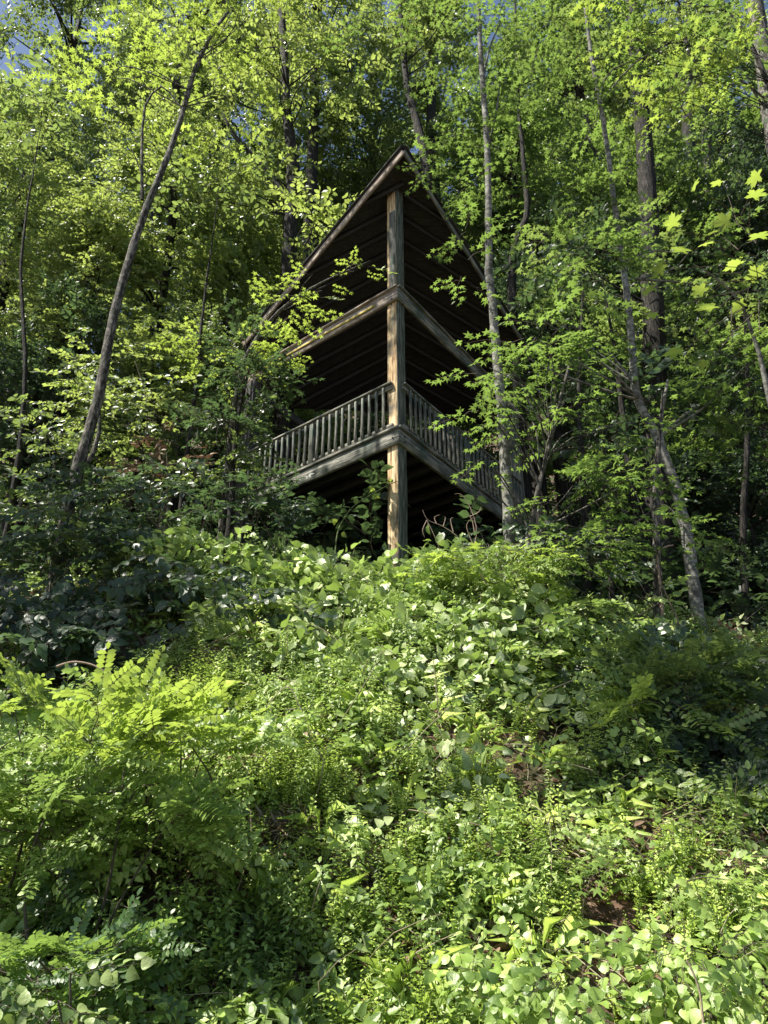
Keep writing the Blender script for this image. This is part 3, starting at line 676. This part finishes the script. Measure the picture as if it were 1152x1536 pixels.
# pixel column, depth, height of the crown centre (pixel row), variant, size, label
BT = [(-40, 15, 300, 1, .75, 'yellow-green tree leaning into the left edge of the photo at mid height'),
      (-190, 7.2, 330, 0, .42, 'unseen tree added outside the left edge so its crown shades the slope'),  # off-frame shade caster added for the left slope
      ('w', (-5.05, 4.25, 17.5), 0, 0, .42, 'unseen tall tree added at the upper left to shade the right hollow'),  # unseen crown added to cast shade on the right hollow
      (90, 17, 120, 0, .8, 'dark leafy tree filling the top left corner'),
      (130, 14.5, 420, 3, .5, 'bright yellow-green young tree left of the leaning trunk at mid height'),
      (260, 16, 330, 1, .7, 'sunlit tree right behind the leaning rough trunk'),
      (280, 20, 70, 0, .8, 'tall tree behind the top of the leaning trunk with blue sky beside it'),
      (350, 17, 430, 3, .6, 'bright low tree just left of the lookout roof eave'),
      (480, 20, 60, 1, .9, 'feathery yellow-green tree above and left of the roof peak'),
      (560, 22, 200, 2, .8, 'dim tree directly behind the roof peak'),
      (640, 21, 20, 3, .8, 'yellow-green treetop over the roof peak at the top edge'),
      (760, 20, 240, 5, .9, 'dark green tree between the pale slender trunk and the roof slope'),
      (830, 18, 500, 4, .7, 'shaded tree low behind the maple tiers right of the lookout'),
      (860, 23, 60, 5, 1, 'dark green treetop right of the pale slender trunk at the top'),
      (950, 18, 330, 5, .8, 'dark tree around the bowed grey trunk'),
      (1050, 22, 130, 1, 1, 'tree with yellow leaves high on the right'),
      (1090, 17, 420, 4, .75, 'dark tree behind the large tulip leaves'),
      (1190, 16, 250, 4, .8, 'leafy tree entering from the right edge of the photo'),
      (980, 16, 650, 4, .6, 'shaded understorey tree behind the fork of the bowed trunk'),
      (1120, 15, 740, 4, .6, 'dark understorey tree at the right edge above the locust shrub'),
      (60, 14.5, 600, 4, .55, 'dark understorey tree at the left edge behind the leaning trunk'),
      (215, 14, 610, 3, .45, 'sun-flecked understorey tree between the leaning trunk and the lookout'),
      (330, 15.5, 600, 0, .5, 'shaded understorey tree just left of the lookout railing'),
      (640, 24, 640, 0, .8, 'distant tree glimpsed through the lookout railing'),
      (800, 22, 380, 1, .7, 'sunny yellow-green tree glimpsed past the right roof edge'),
      (560, 21, 700, 4, .55, 'low dark tree glimpsed under the rear eave of the lookout'),
      (450, 20, 650, 3, .5, 'sunlit low tree seen between the left eave and the railing'),
      (420, 26, 420, 0, 1, 'distant tree behind the left roof slope'),
      (130, 25, 330, 2, .9, 'distant dark tree high behind the leaning trunk'),
      (-60, 20, 520, 0, .9, 'distant tree low behind the left edge'),
      (330, 24, 200, 0, 1.05, 'distant tree behind the forked dark trunk'),
      (700, 27, 420, 2, 1.1, 'distant tree behind the right roof slope'),
      (900, 26, 300, 0, 1.1, 'distant tree behind the dark broad trunk'),
      (1130, 26, 560, 2, 1.0, 'distant tree at the right edge with pale sky beside it')]
for (px, Y, py, v, s, lab) in BT:
    c = np.array(Y) if px == 'w' else at(px, py, Y); g = float(ground(c[0], c[1])); g = min(g, c[2] - 2)
    root = thing('forest_tree', lab, 'tree', (c[0], c[1], g), 'trees of the wood behind the lookout')
    ang = R.uniform(0, 6.28); me, mt, hb = CR[v]; sz = s * R.uniform(.85, 1.1)
    for nm, mesh in (('crown', me), ('trunk', mt)):
        o = bpy.data.objects.new(nm, mesh); col.objects.link(o); o.parent = root
        o.location = (0, 0, c[2] - g); o.rotation_euler = (0, 0, ang)
        o.scale = (s, s, sz)
    # lower bole down to the ground
    L = c[2] - g; st = L - hb * sz
    if st > 0:
        b = Acc(); tube(b, smooth_path([[R.uniform(-.3, .3), 0, -.3], [R.uniform(-.1, .1), .05, st / 2], [0, 0, st + .15]], 12), np.linspace(.33, .262, 12) * s, 9, 0, .05)
        b.obj('lower_trunk', ['bark_dark'], root, smooth=True)
# far wood, one mass
a = Acc()
for (px, py, Y, r, n) in [(x, y, Yy, (5, 2.5, 4), 330) for Yy, xs, ys in ((31, range(-100, 1300, 150), range(-60, 760, 150)),) for x in xs for y in ys]:
    if R.rand() < (.75 if py < 260 and px < 600 else .5 if py < 250 else .1): continue
    P, yw, _ = blob(at(px + R.uniform(-40, 40), py + R.uniform(-40, 40), Y + R.uniform(-2, 4)), r, n, .1, 16, .25)
    scatter_sprays(a, P, 'canopy', yaw=yw, sc=(1.6, 2.4), roll=.6)
tag(a.obj('far_woods', ['canopy', 'twig']), 'mass of far foliage of the wood up the slope with small gaps of sky', 'woods', kind='stuff')
# undergrowth on the slope above and behind (one mass of low leaves)
a = Acc(); n = 8200
X = R.uniform(-17, 17, n); Y = R.uniform(11, 34, n); Z = ground(X, Y) + R.uniform(0, 1, n) ** 1.6 * (1.5 + .12 * np.clip(Y - 14, 0, 20))
scatter_sprays(a, np.stack([X, Y, Z], 1), 'broad', sc=(.9, 2.2), pitch=(-.3, .8))
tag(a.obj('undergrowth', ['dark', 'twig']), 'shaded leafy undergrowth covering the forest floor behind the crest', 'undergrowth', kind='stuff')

# ------------------------------------------------------------------ bank plants
def plant(name, label, cat, px, py, dist, r, n, spr, leaf, stems=5, pitch=(-.2, .5), sc=(.8, 1.2), roll=.4, group=None, stemmat='twig', hollow=.1, clumps=None, drop=None, tilt=.7):
    """dist: metres of Y, or None = where the view ray meets the bank"""
    if dist is None:
        h = hit(px, py); c = h + np.array([0, -.1, r[2] * .5]) if h is not None else at(px, py, 9)
    else: c = at(px, py, dist)
    g = float(ground(c[0], c[1])); base = np.array([c[0], c[1] + .1, g])
    root = thing(name, label, cat, base, group)
    P, yw, cc = blob(c, r, n, hollow, clumps or max(4, n // 9), .3)
    gz = ground(P[:, 0], P[:, 1]) + .04; P[:, 2] = np.maximum(P[:, 2], gz + R.uniform(0, .15, len(P)))
    a = Acc(); scatter_sprays(a, P, spr, yaw=yw, pitch=pitch, sc=sc, roll=roll, tilt=tilt); a.obj('foliage', [leaf, stemmat], root, base)
    b = Acc()
    for q in P[R.choice(len(P), min(stems, len(P)), False)]:
        s = base + np.array([R.uniform(-.1, .1), R.uniform(-.08, .08), -.05]); tube(b, smooth_path(limb(s, q), 9), np.linspace(.012, .004, 9), 5, 0)
    b.obj('stem', [stemmat], root, base, smooth=True)
    return root

def erect(name, label, cat, spots, spr, leaf, sc=(.8, 1.2), group=None, h0=0.0, lean=.5):
    """a clump of upright stems rooted on the bank at pixel spots"""
    P = []
    for px, py in spots:
        h = hit(px, py)
        if h is not None: h[2] = ground(h[0], h[1]) - .02; P.append(h)
    P = np.array(P); base = P.mean(0); root = thing(name, label, cat, base, group)
    a = Acc(); scatter_sprays(a, P, spr, sc=sc, pitch=(math.pi / 2 - lean, math.pi / 2 + lean), roll=3)
    a.obj('foliage', [leaf, 'stemgreen'], root, base); return root

def spots(px, py, rx, ry, n):
    t = R.uniform(0, 6.28, n); r = np.sqrt(R.uniform(0, 1, n)); return list(zip(px + rx * r * np.cos(t), py + ry * r * np.sin(t)))

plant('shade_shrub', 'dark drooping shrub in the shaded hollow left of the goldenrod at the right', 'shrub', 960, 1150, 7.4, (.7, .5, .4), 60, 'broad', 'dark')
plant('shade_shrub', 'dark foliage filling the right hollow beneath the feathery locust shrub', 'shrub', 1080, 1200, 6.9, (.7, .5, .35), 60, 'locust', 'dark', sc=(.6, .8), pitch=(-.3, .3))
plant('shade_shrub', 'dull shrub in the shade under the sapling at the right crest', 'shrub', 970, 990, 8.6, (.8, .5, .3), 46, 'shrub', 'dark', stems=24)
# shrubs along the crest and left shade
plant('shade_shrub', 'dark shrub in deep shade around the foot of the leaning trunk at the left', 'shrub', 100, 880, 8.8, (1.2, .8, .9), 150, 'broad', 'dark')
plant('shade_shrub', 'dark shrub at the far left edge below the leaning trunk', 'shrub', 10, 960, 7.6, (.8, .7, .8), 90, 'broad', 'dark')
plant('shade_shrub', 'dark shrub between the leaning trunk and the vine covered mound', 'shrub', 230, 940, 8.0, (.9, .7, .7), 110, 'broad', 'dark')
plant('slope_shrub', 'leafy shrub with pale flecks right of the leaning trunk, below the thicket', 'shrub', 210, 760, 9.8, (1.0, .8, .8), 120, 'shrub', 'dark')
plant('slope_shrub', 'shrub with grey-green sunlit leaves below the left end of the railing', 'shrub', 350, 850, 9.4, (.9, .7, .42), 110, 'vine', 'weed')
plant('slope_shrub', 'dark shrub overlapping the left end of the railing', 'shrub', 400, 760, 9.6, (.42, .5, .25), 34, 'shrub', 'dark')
plant('slope_shrub', 'tall leafy shrub hiding the left side of the deck corner post', 'shrub', 330, 690, 10.6, (.7, .7, .9), 90, 'shrub', 'canopy')
plant('slope_shrub', 'brownish sparse shrub in the sun left of the railing', 'shrub', 250, 690, 11.2, (.7, .7, .5), 22, 'shrub', 'dry', stems=14)
plant('slope_shrub', 'shrub with sunlit flecks behind the leaning trunk halfway up the left side', 'shrub', 60, 700, 10.8, (1.2, .9, 1.0), 130, 'shrub', 'canopy')
plant('slope_shrub', 'sunlit shrub in the left thicket just above the shaded ones', 'shrub', 170, 600, 11.5, (1.1, .9, 1.0), 110, 'shrub', 'lime')
plant('slope_shrub', 'leafy shrub hiding the lower part of the leaning trunk', 'shrub', 105, 800, 9.0, (.7, .5, .5), 70, 'shrub', 'canopy')
plant('vine_thicket', 'heap of pale sunlit vine leaves on the mound in front of the corner post', 'vine', 550, 968, 9.1, (1.0, .55, .42), 230, 'vine', 'vine', stems=26, roll=.7, sc=(1.0, 1.6))
plant('vine_thicket', 'pale leaved vines trailing down the mound below the heap', 'vine', 560, 1010, 8.3, (1.15, .5, .6), 220, 'vine', 'vine', stems=26, roll=.7, sc=(.9, 1.5))
plant('vine_thicket', 'sparse tangle of vines with pale round leaves at the bottom of the mound', 'vine', 590, 1110, 7.6, (1.0, .4, .4), 130, 'vine', 'vine', stems=24, roll=.6)
plant('vine_thicket', 'sunlit vines left of the mound where bare stems show', 'vine', 400, 950, 8.9, (.6, .5, .4), 90, 'vine', 'vine', stems=24)
for (px_, py_, lab) in ((455, 885, 'leafy vine shoot standing up at the top left of the mound'), (515, 872, 'tall vine shoot with pale leaves at the peak of the mound'), (655, 905, 'vine shoot leaning out right of the corner post foot'), (705, 880, 'pale broad leaves piled right of the corner post foot')):
    plant('vine_shoot', lab, 'vine', px_, py_, 9.0, (.22, .2, .22), 22, 'vine', 'vine', stems=6, sc=(.9, 1.4), roll=.7, pitch=(-.2, 1.0))
plant('yellow_shrub', 'yellow-green bush right of the corner post at the crest', 'shrub', 740, 850, 8.7, (.6, .4, .35), 110, 'maple_small', 'bright')
plant('crest_shrub', 'tangled shrub of dull green leaves right of the mound under the yellow-green bush', 'shrub', 720, 950, 8.4, (.8, .5, .6), 130, 'shrub', 'weed', stems=30)
plant('crest_shrub', 'dim shrub under the flat maple tiers below the right end of the railing', 'shrub', 820, 850, 9.6, (.9, .6, .5), 90, 'shrub', 'dark')
plant('crest_shrub', 'dark shrub with a few lit leaves at the crest left of the straight sapling', 'shrub', 880, 950, 9.0, (.8, .6, .4), 70, 'shrub', 'weed', stems=24)
plant('locust_shrub', 'locust shrub of feathery compound leaves at the right crest below the bowed trunk', 'shrub', 1050, 1005, 7.6, (.55, .5, .28), 30, 'locust', 'canopy', pitch=(-.2, .5), tilt=.4)
plant('locust_shrub', 'second feathery locust shrub lower down at the right edge in the shade', 'shrub', 1090, 1120, 7.2, (.6, .5, .45), 46, 'locust', 'dark', pitch=(-.3, .3))
plant('locust_shrub', 'locust spray with a bright fan of leaflets left of the feathery shrub at the right', 'shrub', 1000, 1060, 7.3, (.28, .25, .12), 9, 'locust', 'bright', pitch=(-.2, .3))
plant('locust_shrub', 'bright yellow-green locust shrub with round leaflets reaching up at the left', 'shrub', 170, 1135, 4.8, (.55, .35, .11), 13, 'locust', 'bright', stems=2, pitch=(.1, .9), sc=(.6, .85), tilt=.25)
plant('locust_shrub', 'bright locust shrub cut by the left edge of the photo', 'shrub', 0, 1090, 4.8, (.2, .3, .2), 8, 'locust', 'bright', stems=2, pitch=(0, .8), sc=(.6, .85), tilt=.25)
plant('locust_shrub', 'locust branches with long rows of leaflets below the bright ones at the left', 'shrub', 120, 1235, 4.6, (.5, .35, .22), 44, 'locust', 'weed', stems=3, pitch=(-.4, .4), sc=(.5, .75), tilt=.3)
plant('locust_shrub', 'deep green locust foliage in the bottom left corner', 'shrub', 60, 1430, 4.3, (.5, .4, .25), 36, 'locust', 'maple', pitch=(-.4, .4), sc=(.5, .7), tilt=.3)
plant('locust_shrub', 'small locust sprig of round leaflets right of the bright shrub at the left', 'shrub', 275, 1130, 5.2, (.25, .25, .1), 9, 'locust', 'bright', pitch=(0, .5), sc=(.6, .8))
plant('locust_shrub', 'blue-green locust branches just behind the bright yellow-green sprays at the left', 'shrub', 150, 1150, 5.2, (.65, .3, .2), 40, 'locust', 'weed', stems=3, sc=(.5, .75), tilt=.4)
plant('leafy_shrub', 'small leaved green shrub tangled through the locust branches at the left', 'shrub', 230, 1240, 5.2, (.6, .3, .25), 90, 'shrub', 'weed', sc=(.5, .8))
plant('broadleaf_weed', 'clump of big heart shaped leaves in the bottom right corner', 'weed', 1070, 1440, 4.5, (.38, .3, .18), 46, 'heart', 'weed', sc=(.6, .95))
plant('broadleaf_weed', 'heart leaved plant sprawling left of the bottom right clump', 'weed', 880, 1480, 4.5, (.35, .3, .13), 32, 'heart', 'weed', sc=(.6, .9))
plant('broadleaf_weed', 'tall broad leaved weed halfway down the right side', 'weed', 905, 1160, 6.2, (.3, .3, .5), 44, 'heart', 'weed', sc=(.6, 1.0), clumps=9)
plant('broadleaf_weed', 'small broad leaved weed standing above the bare soil', 'weed', 800, 1230, 5.7, (.3, .2, .12), 10, 'heart', 'weed', sc=(.5, .9))
plant('broadleaf_weed', 'weed with big leaves low on the right above the heart shaped clump', 'weed', 1000, 1310, 5.4, (.4, .3, .12), 26, 'maple_small', 'weed', sc=(.5, .85))
plant('broadleaf_weed', 'glossy leaved weed just left of the gully at mid height', 'weed', 610, 1220, 6.0, (.35, .25, .2), 30, 'vine', 'vine')
plant('broadleaf_weed', 'young weed with large pale leaves in the bottom left corner', 'weed', 75, 1500, 3.4, (.07, .06, .1), 5, 'heart', 'vine', sc=(.5, .7))

erect('goldenrod', 'tall goldenrod stems with narrow drooping leaves at the right edge', 'weed', [(1040, 1340), (1065, 1330), (1120, 1340), (1095, 1350), (1140, 1350), (1020, 1350)], 'golden', 'vine', sc=(.8, 1.1), lean=.2)
erect('goldenrod', 'goldenrod stems rising above the broad leaved weed right of centre', 'weed', [(880, 1190), (900, 1180), (920, 1200), (860, 1200), (890, 1220)], 'golden', 'vine', sc=(.9, 1.2), lean=.2)
erect('goldenrod', 'goldenrod clump low in the middle right beside the heart leaved plants', 'weed', spots(800, 1370, 60, 40, 12), 'golden', 'weed', sc=(.5, .8))
erect('fine_leaved_plant', 'bright yellow-green mass of tiny leaves right of centre near the bottom', 'weed', spots(650, 1340, 80, 60, 260), 'fineweed', 'fine', sc=(.7, 1.1))
erect('fine_leaved_plant', 'yellow-green mass of tiny leaves left of centre below the vines', 'weed', spots(450, 1200, 75, 50, 220), 'fineweed', 'fine', sc=(.8, 1.2))
erect('fine_leaved_plant', 'pale green mass of tiny leaves beside the gully at mid height', 'weed', spots(720, 1220, 60, 50, 150), 'fineweed', 'fine', sc=(.8, 1.2))
erect('fine_leaved_plant', 'small yellow-green mass of tiny leaves under the left shade', 'weed', spots(300, 1060, 60, 40, 120), 'fineweed', 'fine', sc=(.9, 1.4))
erect('nettle_clump', 'dark nettle-like clump at the bottom edge left of centre', 'weed', spots(330, 1450, 90, 60, 50), 'nettle', 'weed', sc=(.6, .9))
erect('nettle_clump', 'leafy nettle-like clump at the bottom edge in the centre', 'weed', spots(520, 1460, 70, 50, 40), 'nettle', 'weed', sc=(.5, .8))

# creeping vine up to the post and the bare bramble beside it
def creeper():
    base = at(505, 800, 9.7); base[2] = ground(base[0], base[1]); root = thing('climbing_vine', 'thin green vine with a few round leaves reaching across the dark to the corner post', 'vine', base)
    P = smooth_path([base, at(505, 805, 9.9), at(525, 765, 10.1), at(552, 745, 10.4), at(582, 728, 10.75), at(596, 722, 10.7)], 24)
    a = Acc(); tube(a, P, np.linspace(.012, .007, 24), 5, 0, .1); a.obj('stem', ['stemgreen'], root, base, smooth=True)
    b = Acc()
    for px, py, y in [(556, 730, 10.3), (563, 735, 10.3), (560, 746, 10.3), (530, 752, 10.1), (502, 778, 10), (527, 775, 10), (512, 800, 9.9), (590, 722, 10.7)]:
        b.place(HEART, rot(R.uniform(0, 6.28), R.uniform(-.6, .3), R.randn() * .5, R.uniform(.08, .12)), at(px, py, y)[None])
    b.obj('foliage', ['bright'], root, base)
creeper()
def bramble():
    base = at(700, 850, 9.6); base[2] = ground(base[0], base[1]); root = thing('bare_bramble', 'leafless pinkish brambles arching in front of the dark under the deck', 'bramble', base)
    a = Acc()
    for pts in ([(705, 850), (690, 810), (665, 790), (642, 780), (634, 765)], [(700, 850), (715, 800), (705, 760), (692, 742), (682, 741)], [(640, 780), (650, 800), (662, 830)], [(640, 781), (634, 795), (637, 806)],
                [(665, 790), (668, 778), (667, 775)], [(680, 798), (676, 780), (680, 776)], [(712, 800), (708, 780), (700, 770)], [(716, 830), (700, 790), (712, 775)], [(655, 786), (652, 776), (660, 772)], [(705, 775), (718, 768), (722, 760)]):
        P = smooth_path(pxpath(pts, 9.6), 14); tube(a, P, np.linspace(.008, .0025, 14), 5, 0, .15)
    a.obj('canes', ['bare'], root, base, smooth=True)
bramble()
def deadwood(name, label, pts, Y, r0, r1, mat):
    P = pxpath(pts, Y); root = thing(name, label, 'branch', P[0]); a = Acc(); tube(a, smooth_path(P, 20), np.linspace(r0, r1, 20), 6, 0, .12); a.obj('stick', [mat], root, P[0], smooth=True)
deadwood('peeling_stem', 'pale peeling dead stem curling beside the straight sapling at the right crest', [(996, 965), (992, 900), (988, 860), (987, 830), (1000, 820), (1010, 818)], 9.1, .022, .01, 'bare')
deadwood('dead_branch', 'thin dead branch slanting behind the pale peeling stem', [(1022, 945), (1005, 905), (990, 870)], 9.3, .014, .008, 'bare')
deadwood('dead_branch', 'fallen twig arching over the shaded ground at the left', [(85, 1000), (110, 993), (140, 998), (168, 1015)], 6.9, .012, .008, 'bare')
deadwood('dead_branch', 'pale snapped twig lying among the weeds at the bottom right', [(1055, 1535), (1050, 1490), (1040, 1460), (1030, 1440)], 3.9, .006, .004, 'straw')
for pts, lab in (([(375, 1120), (350, 1080), (340, 1050)], 'dry stalk slanting left of the vine mound'), ([(470, 1110), (450, 1060), (430, 1030), (400, 1060)], 'bent dry stalk on the lower left of the mound'), ([(660, 1090), (655, 1040), (650, 990)], 'dry stalk upright in the vines of the mound'),
                 ([(780, 1100), (800, 1050), (860, 1020)], 'bare arching stalk over the gully')):
    hh = hit(*pts[0]); deadwood('dry_stalk', lab, pts, float(hh[1]) - .1, .006, .004, 'straw')

# low cover over the whole bank (uncountable), leaf litter, dry grass
def cover(name, label, spr, leaf, n, ymin, ymax, keep, hgt=.25, sc=(.6, 1.1), up=False, cat='plants', stemm='stemgreen', xr=6.8):
    X = R.uniform(-xr, xr, n * 3); Y = R.uniform(ymin, ymax, n * 3)
    ok = np.abs(X) < .55 * Y + .8; p = keep(X, Y); ok &= R.rand(len(X)) < p
    X = X[ok][:n]; Y = Y[ok][:n]; Z = ground(X, Y) + R.uniform(-.02, hgt, len(X))
    a = Acc(); P = np.stack([X, Y, Z], 1)
    if up: P[:, 2] = ground(X, Y) - .03; scatter_sprays(a, P, spr, sc=sc, pitch=(.9, 2.2), roll=3, tilt=.35)
    else: scatter_sprays(a, P, spr, sc=sc, pitch=(-.5, .7), roll=.5, tilt=.75)
    return tag(a.obj(name, [leaf, stemm]), label, cat, kind='stuff')
def mound(x, y): return np.exp(-((x + .15) / 1.5) ** 4 - ((y - 8.7) / 1.7) ** 4)
def nz(x, y, s, ph): return .5 + .5 * np.sin(x * s + ph + 1.3 * np.sin(y * s * .7 + ph * 2)) * np.sin(y * s * 1.1 - ph + 1.1 * np.sin(x * s * .8))
bare = lambda x, y: (1 - .9 * hollow(x, y)) * (1 - .95 * np.exp(-((x - (1.45 + .25 * np.sin(y * 1.1))) / .36) ** 2) * np.clip((9 - y), 0, 1))
_bp = [(hit(px, py), r) for px, py, r in ((810, 1165, .34), (780, 1130, .25), (870, 1285, .25), (745, 1490, .2), (740, 1420, .16), (470, 1255, .18), (430, 1235, .16), (700, 1110, .28), (330, 980, .25), (600, 1330, .14), (960, 1230, .25), (250, 1330, .18), (540, 1420, .12))]
_bare0 = bare
def bare(x, y):
    b = _bare0(x, y)
    for q, r in _bp: b = b * (1 - .8 * np.exp(-(((x - q[0]) / r) ** 2 + ((y - q[1] + .1) / r) ** 2) ** 1.5))
    return b
cover('leafy_ground_cover', 'low leafy weeds covering the bank', 'weed', 'weed', 5000, 3.0, 10, lambda x, y: bare(x, y) * (.08 + .92 * nz(x, y, 2.4, .4) ** 1.7), sc=(.5, 1.15), up=True)
cover('fine_ground_cover', 'fine small leaved weeds covering the lower bank', 'fineweed', 'fine', 13000, 3.0, 8.5, lambda x, y: (1 - .93 * mound(x, y)) * bare(x, y) * (.1 + .9 * nz(x, y, 2.1, 2.1) ** 2), sc=(.6, 1.3), up=True)
cover('trailing_vines', 'trailing vines with oval leaves running over the bank', 'vine', 'vine', 1700, 3.4, 10.5, lambda x, y: np.maximum(.9 * mound(x, y), bare(x, y) * nz(x, y, 1.7, 4.2) ** 2), hgt=.22, sc=(.4, .8))
cover('shrubby_ground_cover', 'twiggy green shoots mixed among the weeds of the bank', 'shrub', 'weed', 2600, 3.2, 10.5, lambda x, y: bare(x, y) * nz(x, y, 2.4, 5.9) ** 1.6, hgt=.3, sc=(.5, 1.0))
cover('narrow_weeds', 'narrow leaved upright weeds mixed through the bank', 'golden', 'weed', 900, 3.2, 9.5, lambda x, y: (1 - mound(x, y)) * bare(x, y) * nz(x, y, 1.6, 1.2) ** 2, sc=(.3, .7), up=True)
def tufts():
    a = Acc(); bl = leaf_curl(.018, .01, .7, .014); n = 190; y = R.uniform(3.2, 9.5, n); x = R.uniform(-.5, .5, n) * (y * 1.05 + 1); k = 26
    X = np.repeat(x, k) + R.randn(n * k) * .05; Y = np.repeat(y, k) + R.randn(n * k) * .05
    a.place(bl, rot(R.uniform(0, 6.28, n * k), R.uniform(.5, 1.35, n * k), R.randn(n * k) * .3, R.uniform(.12, .4, n * k)), np.stack([X, Y, ground(X, Y) - .01], 1), ) 
    return tag(a.obj('grass_tufts', ['fine', 'straw']), 'thin grass tufts arching out among the weeds', 'grass', kind='stuff')
tufts()
# leaf litter: single dry leaves
a = Acc(); n = 26000; X = R.uniform(-6.5, 6.5, n); Y = R.uniform(2.6, 13, n); nn = gnormal(X, Y)
P = np.stack([X, Y, ground(X, Y) + R.uniform(.02, .09, n)], 1)
pit = -np.arctan(nn[:, 0] * 0) + R.randn(n) * .35; a.place(leaf_ovate(.28, .12, .25, .2), rot(R.uniform(0, 6.28, n), pit, R.randn(n) * .6, R.uniform(.04, .1, n)), P)
tag(a.obj('leaf_litter', ['litter', 'twig']), 'brown dead leaves scattered over the bank', 'leaf litter', kind='stuff')
# dry twigs and stalks
a = Acc()
for k in range(1500):
    y = R.uniform(3.2, 10.5); x = R.uniform(-.55 * y - .5, .55 * y + .5); p = np.array([x, y, float(ground(x, y)) + R.uniform(0, .12)]); d = R.randn(3) * np.array([.3, .2, .25]); 
    tube(a, smooth_path(limb(p, p + d), 5), np.linspace(.005, .002, 5), 3, 0)
tag(a.obj('dry_twigs', ['straw']), 'dry stalks and twigs tangled through the weeds', 'twigs', kind='stuff')
def grasspatch():
    a = Acc(); bl = leaf_ovate(.035, .01, .5, .03)
    for px, py, rx, ry, n in ((430, 1240, 35, 18, 500), (540, 1310, 30, 14, 260), (840, 1290, 70, 25, 500), (1060, 1230, 50, 50, 300)):
        S = [hit(*q) for q in spots(px, py, rx, ry, n)]; S = np.array([s for s in S if s is not None]); S[:, 2] = ground(S[:, 0], S[:, 1]) + .05
        a.place(bl, rot(R.uniform(3.6, 5.8, len(S)), R.uniform(-.8, .3, len(S)), R.randn(len(S)), R.uniform(.06, .16, len(S))), S)
    tag(a.obj('dry_grass', ['straw']), 'patches of dry straw-coloured grass on the bank', 'grass', kind='stuff')
grasspatch()
print('objects', len(bpy.data.objects), 'verts', sum(len(m.vertices) for m in bpy.data.meshes))
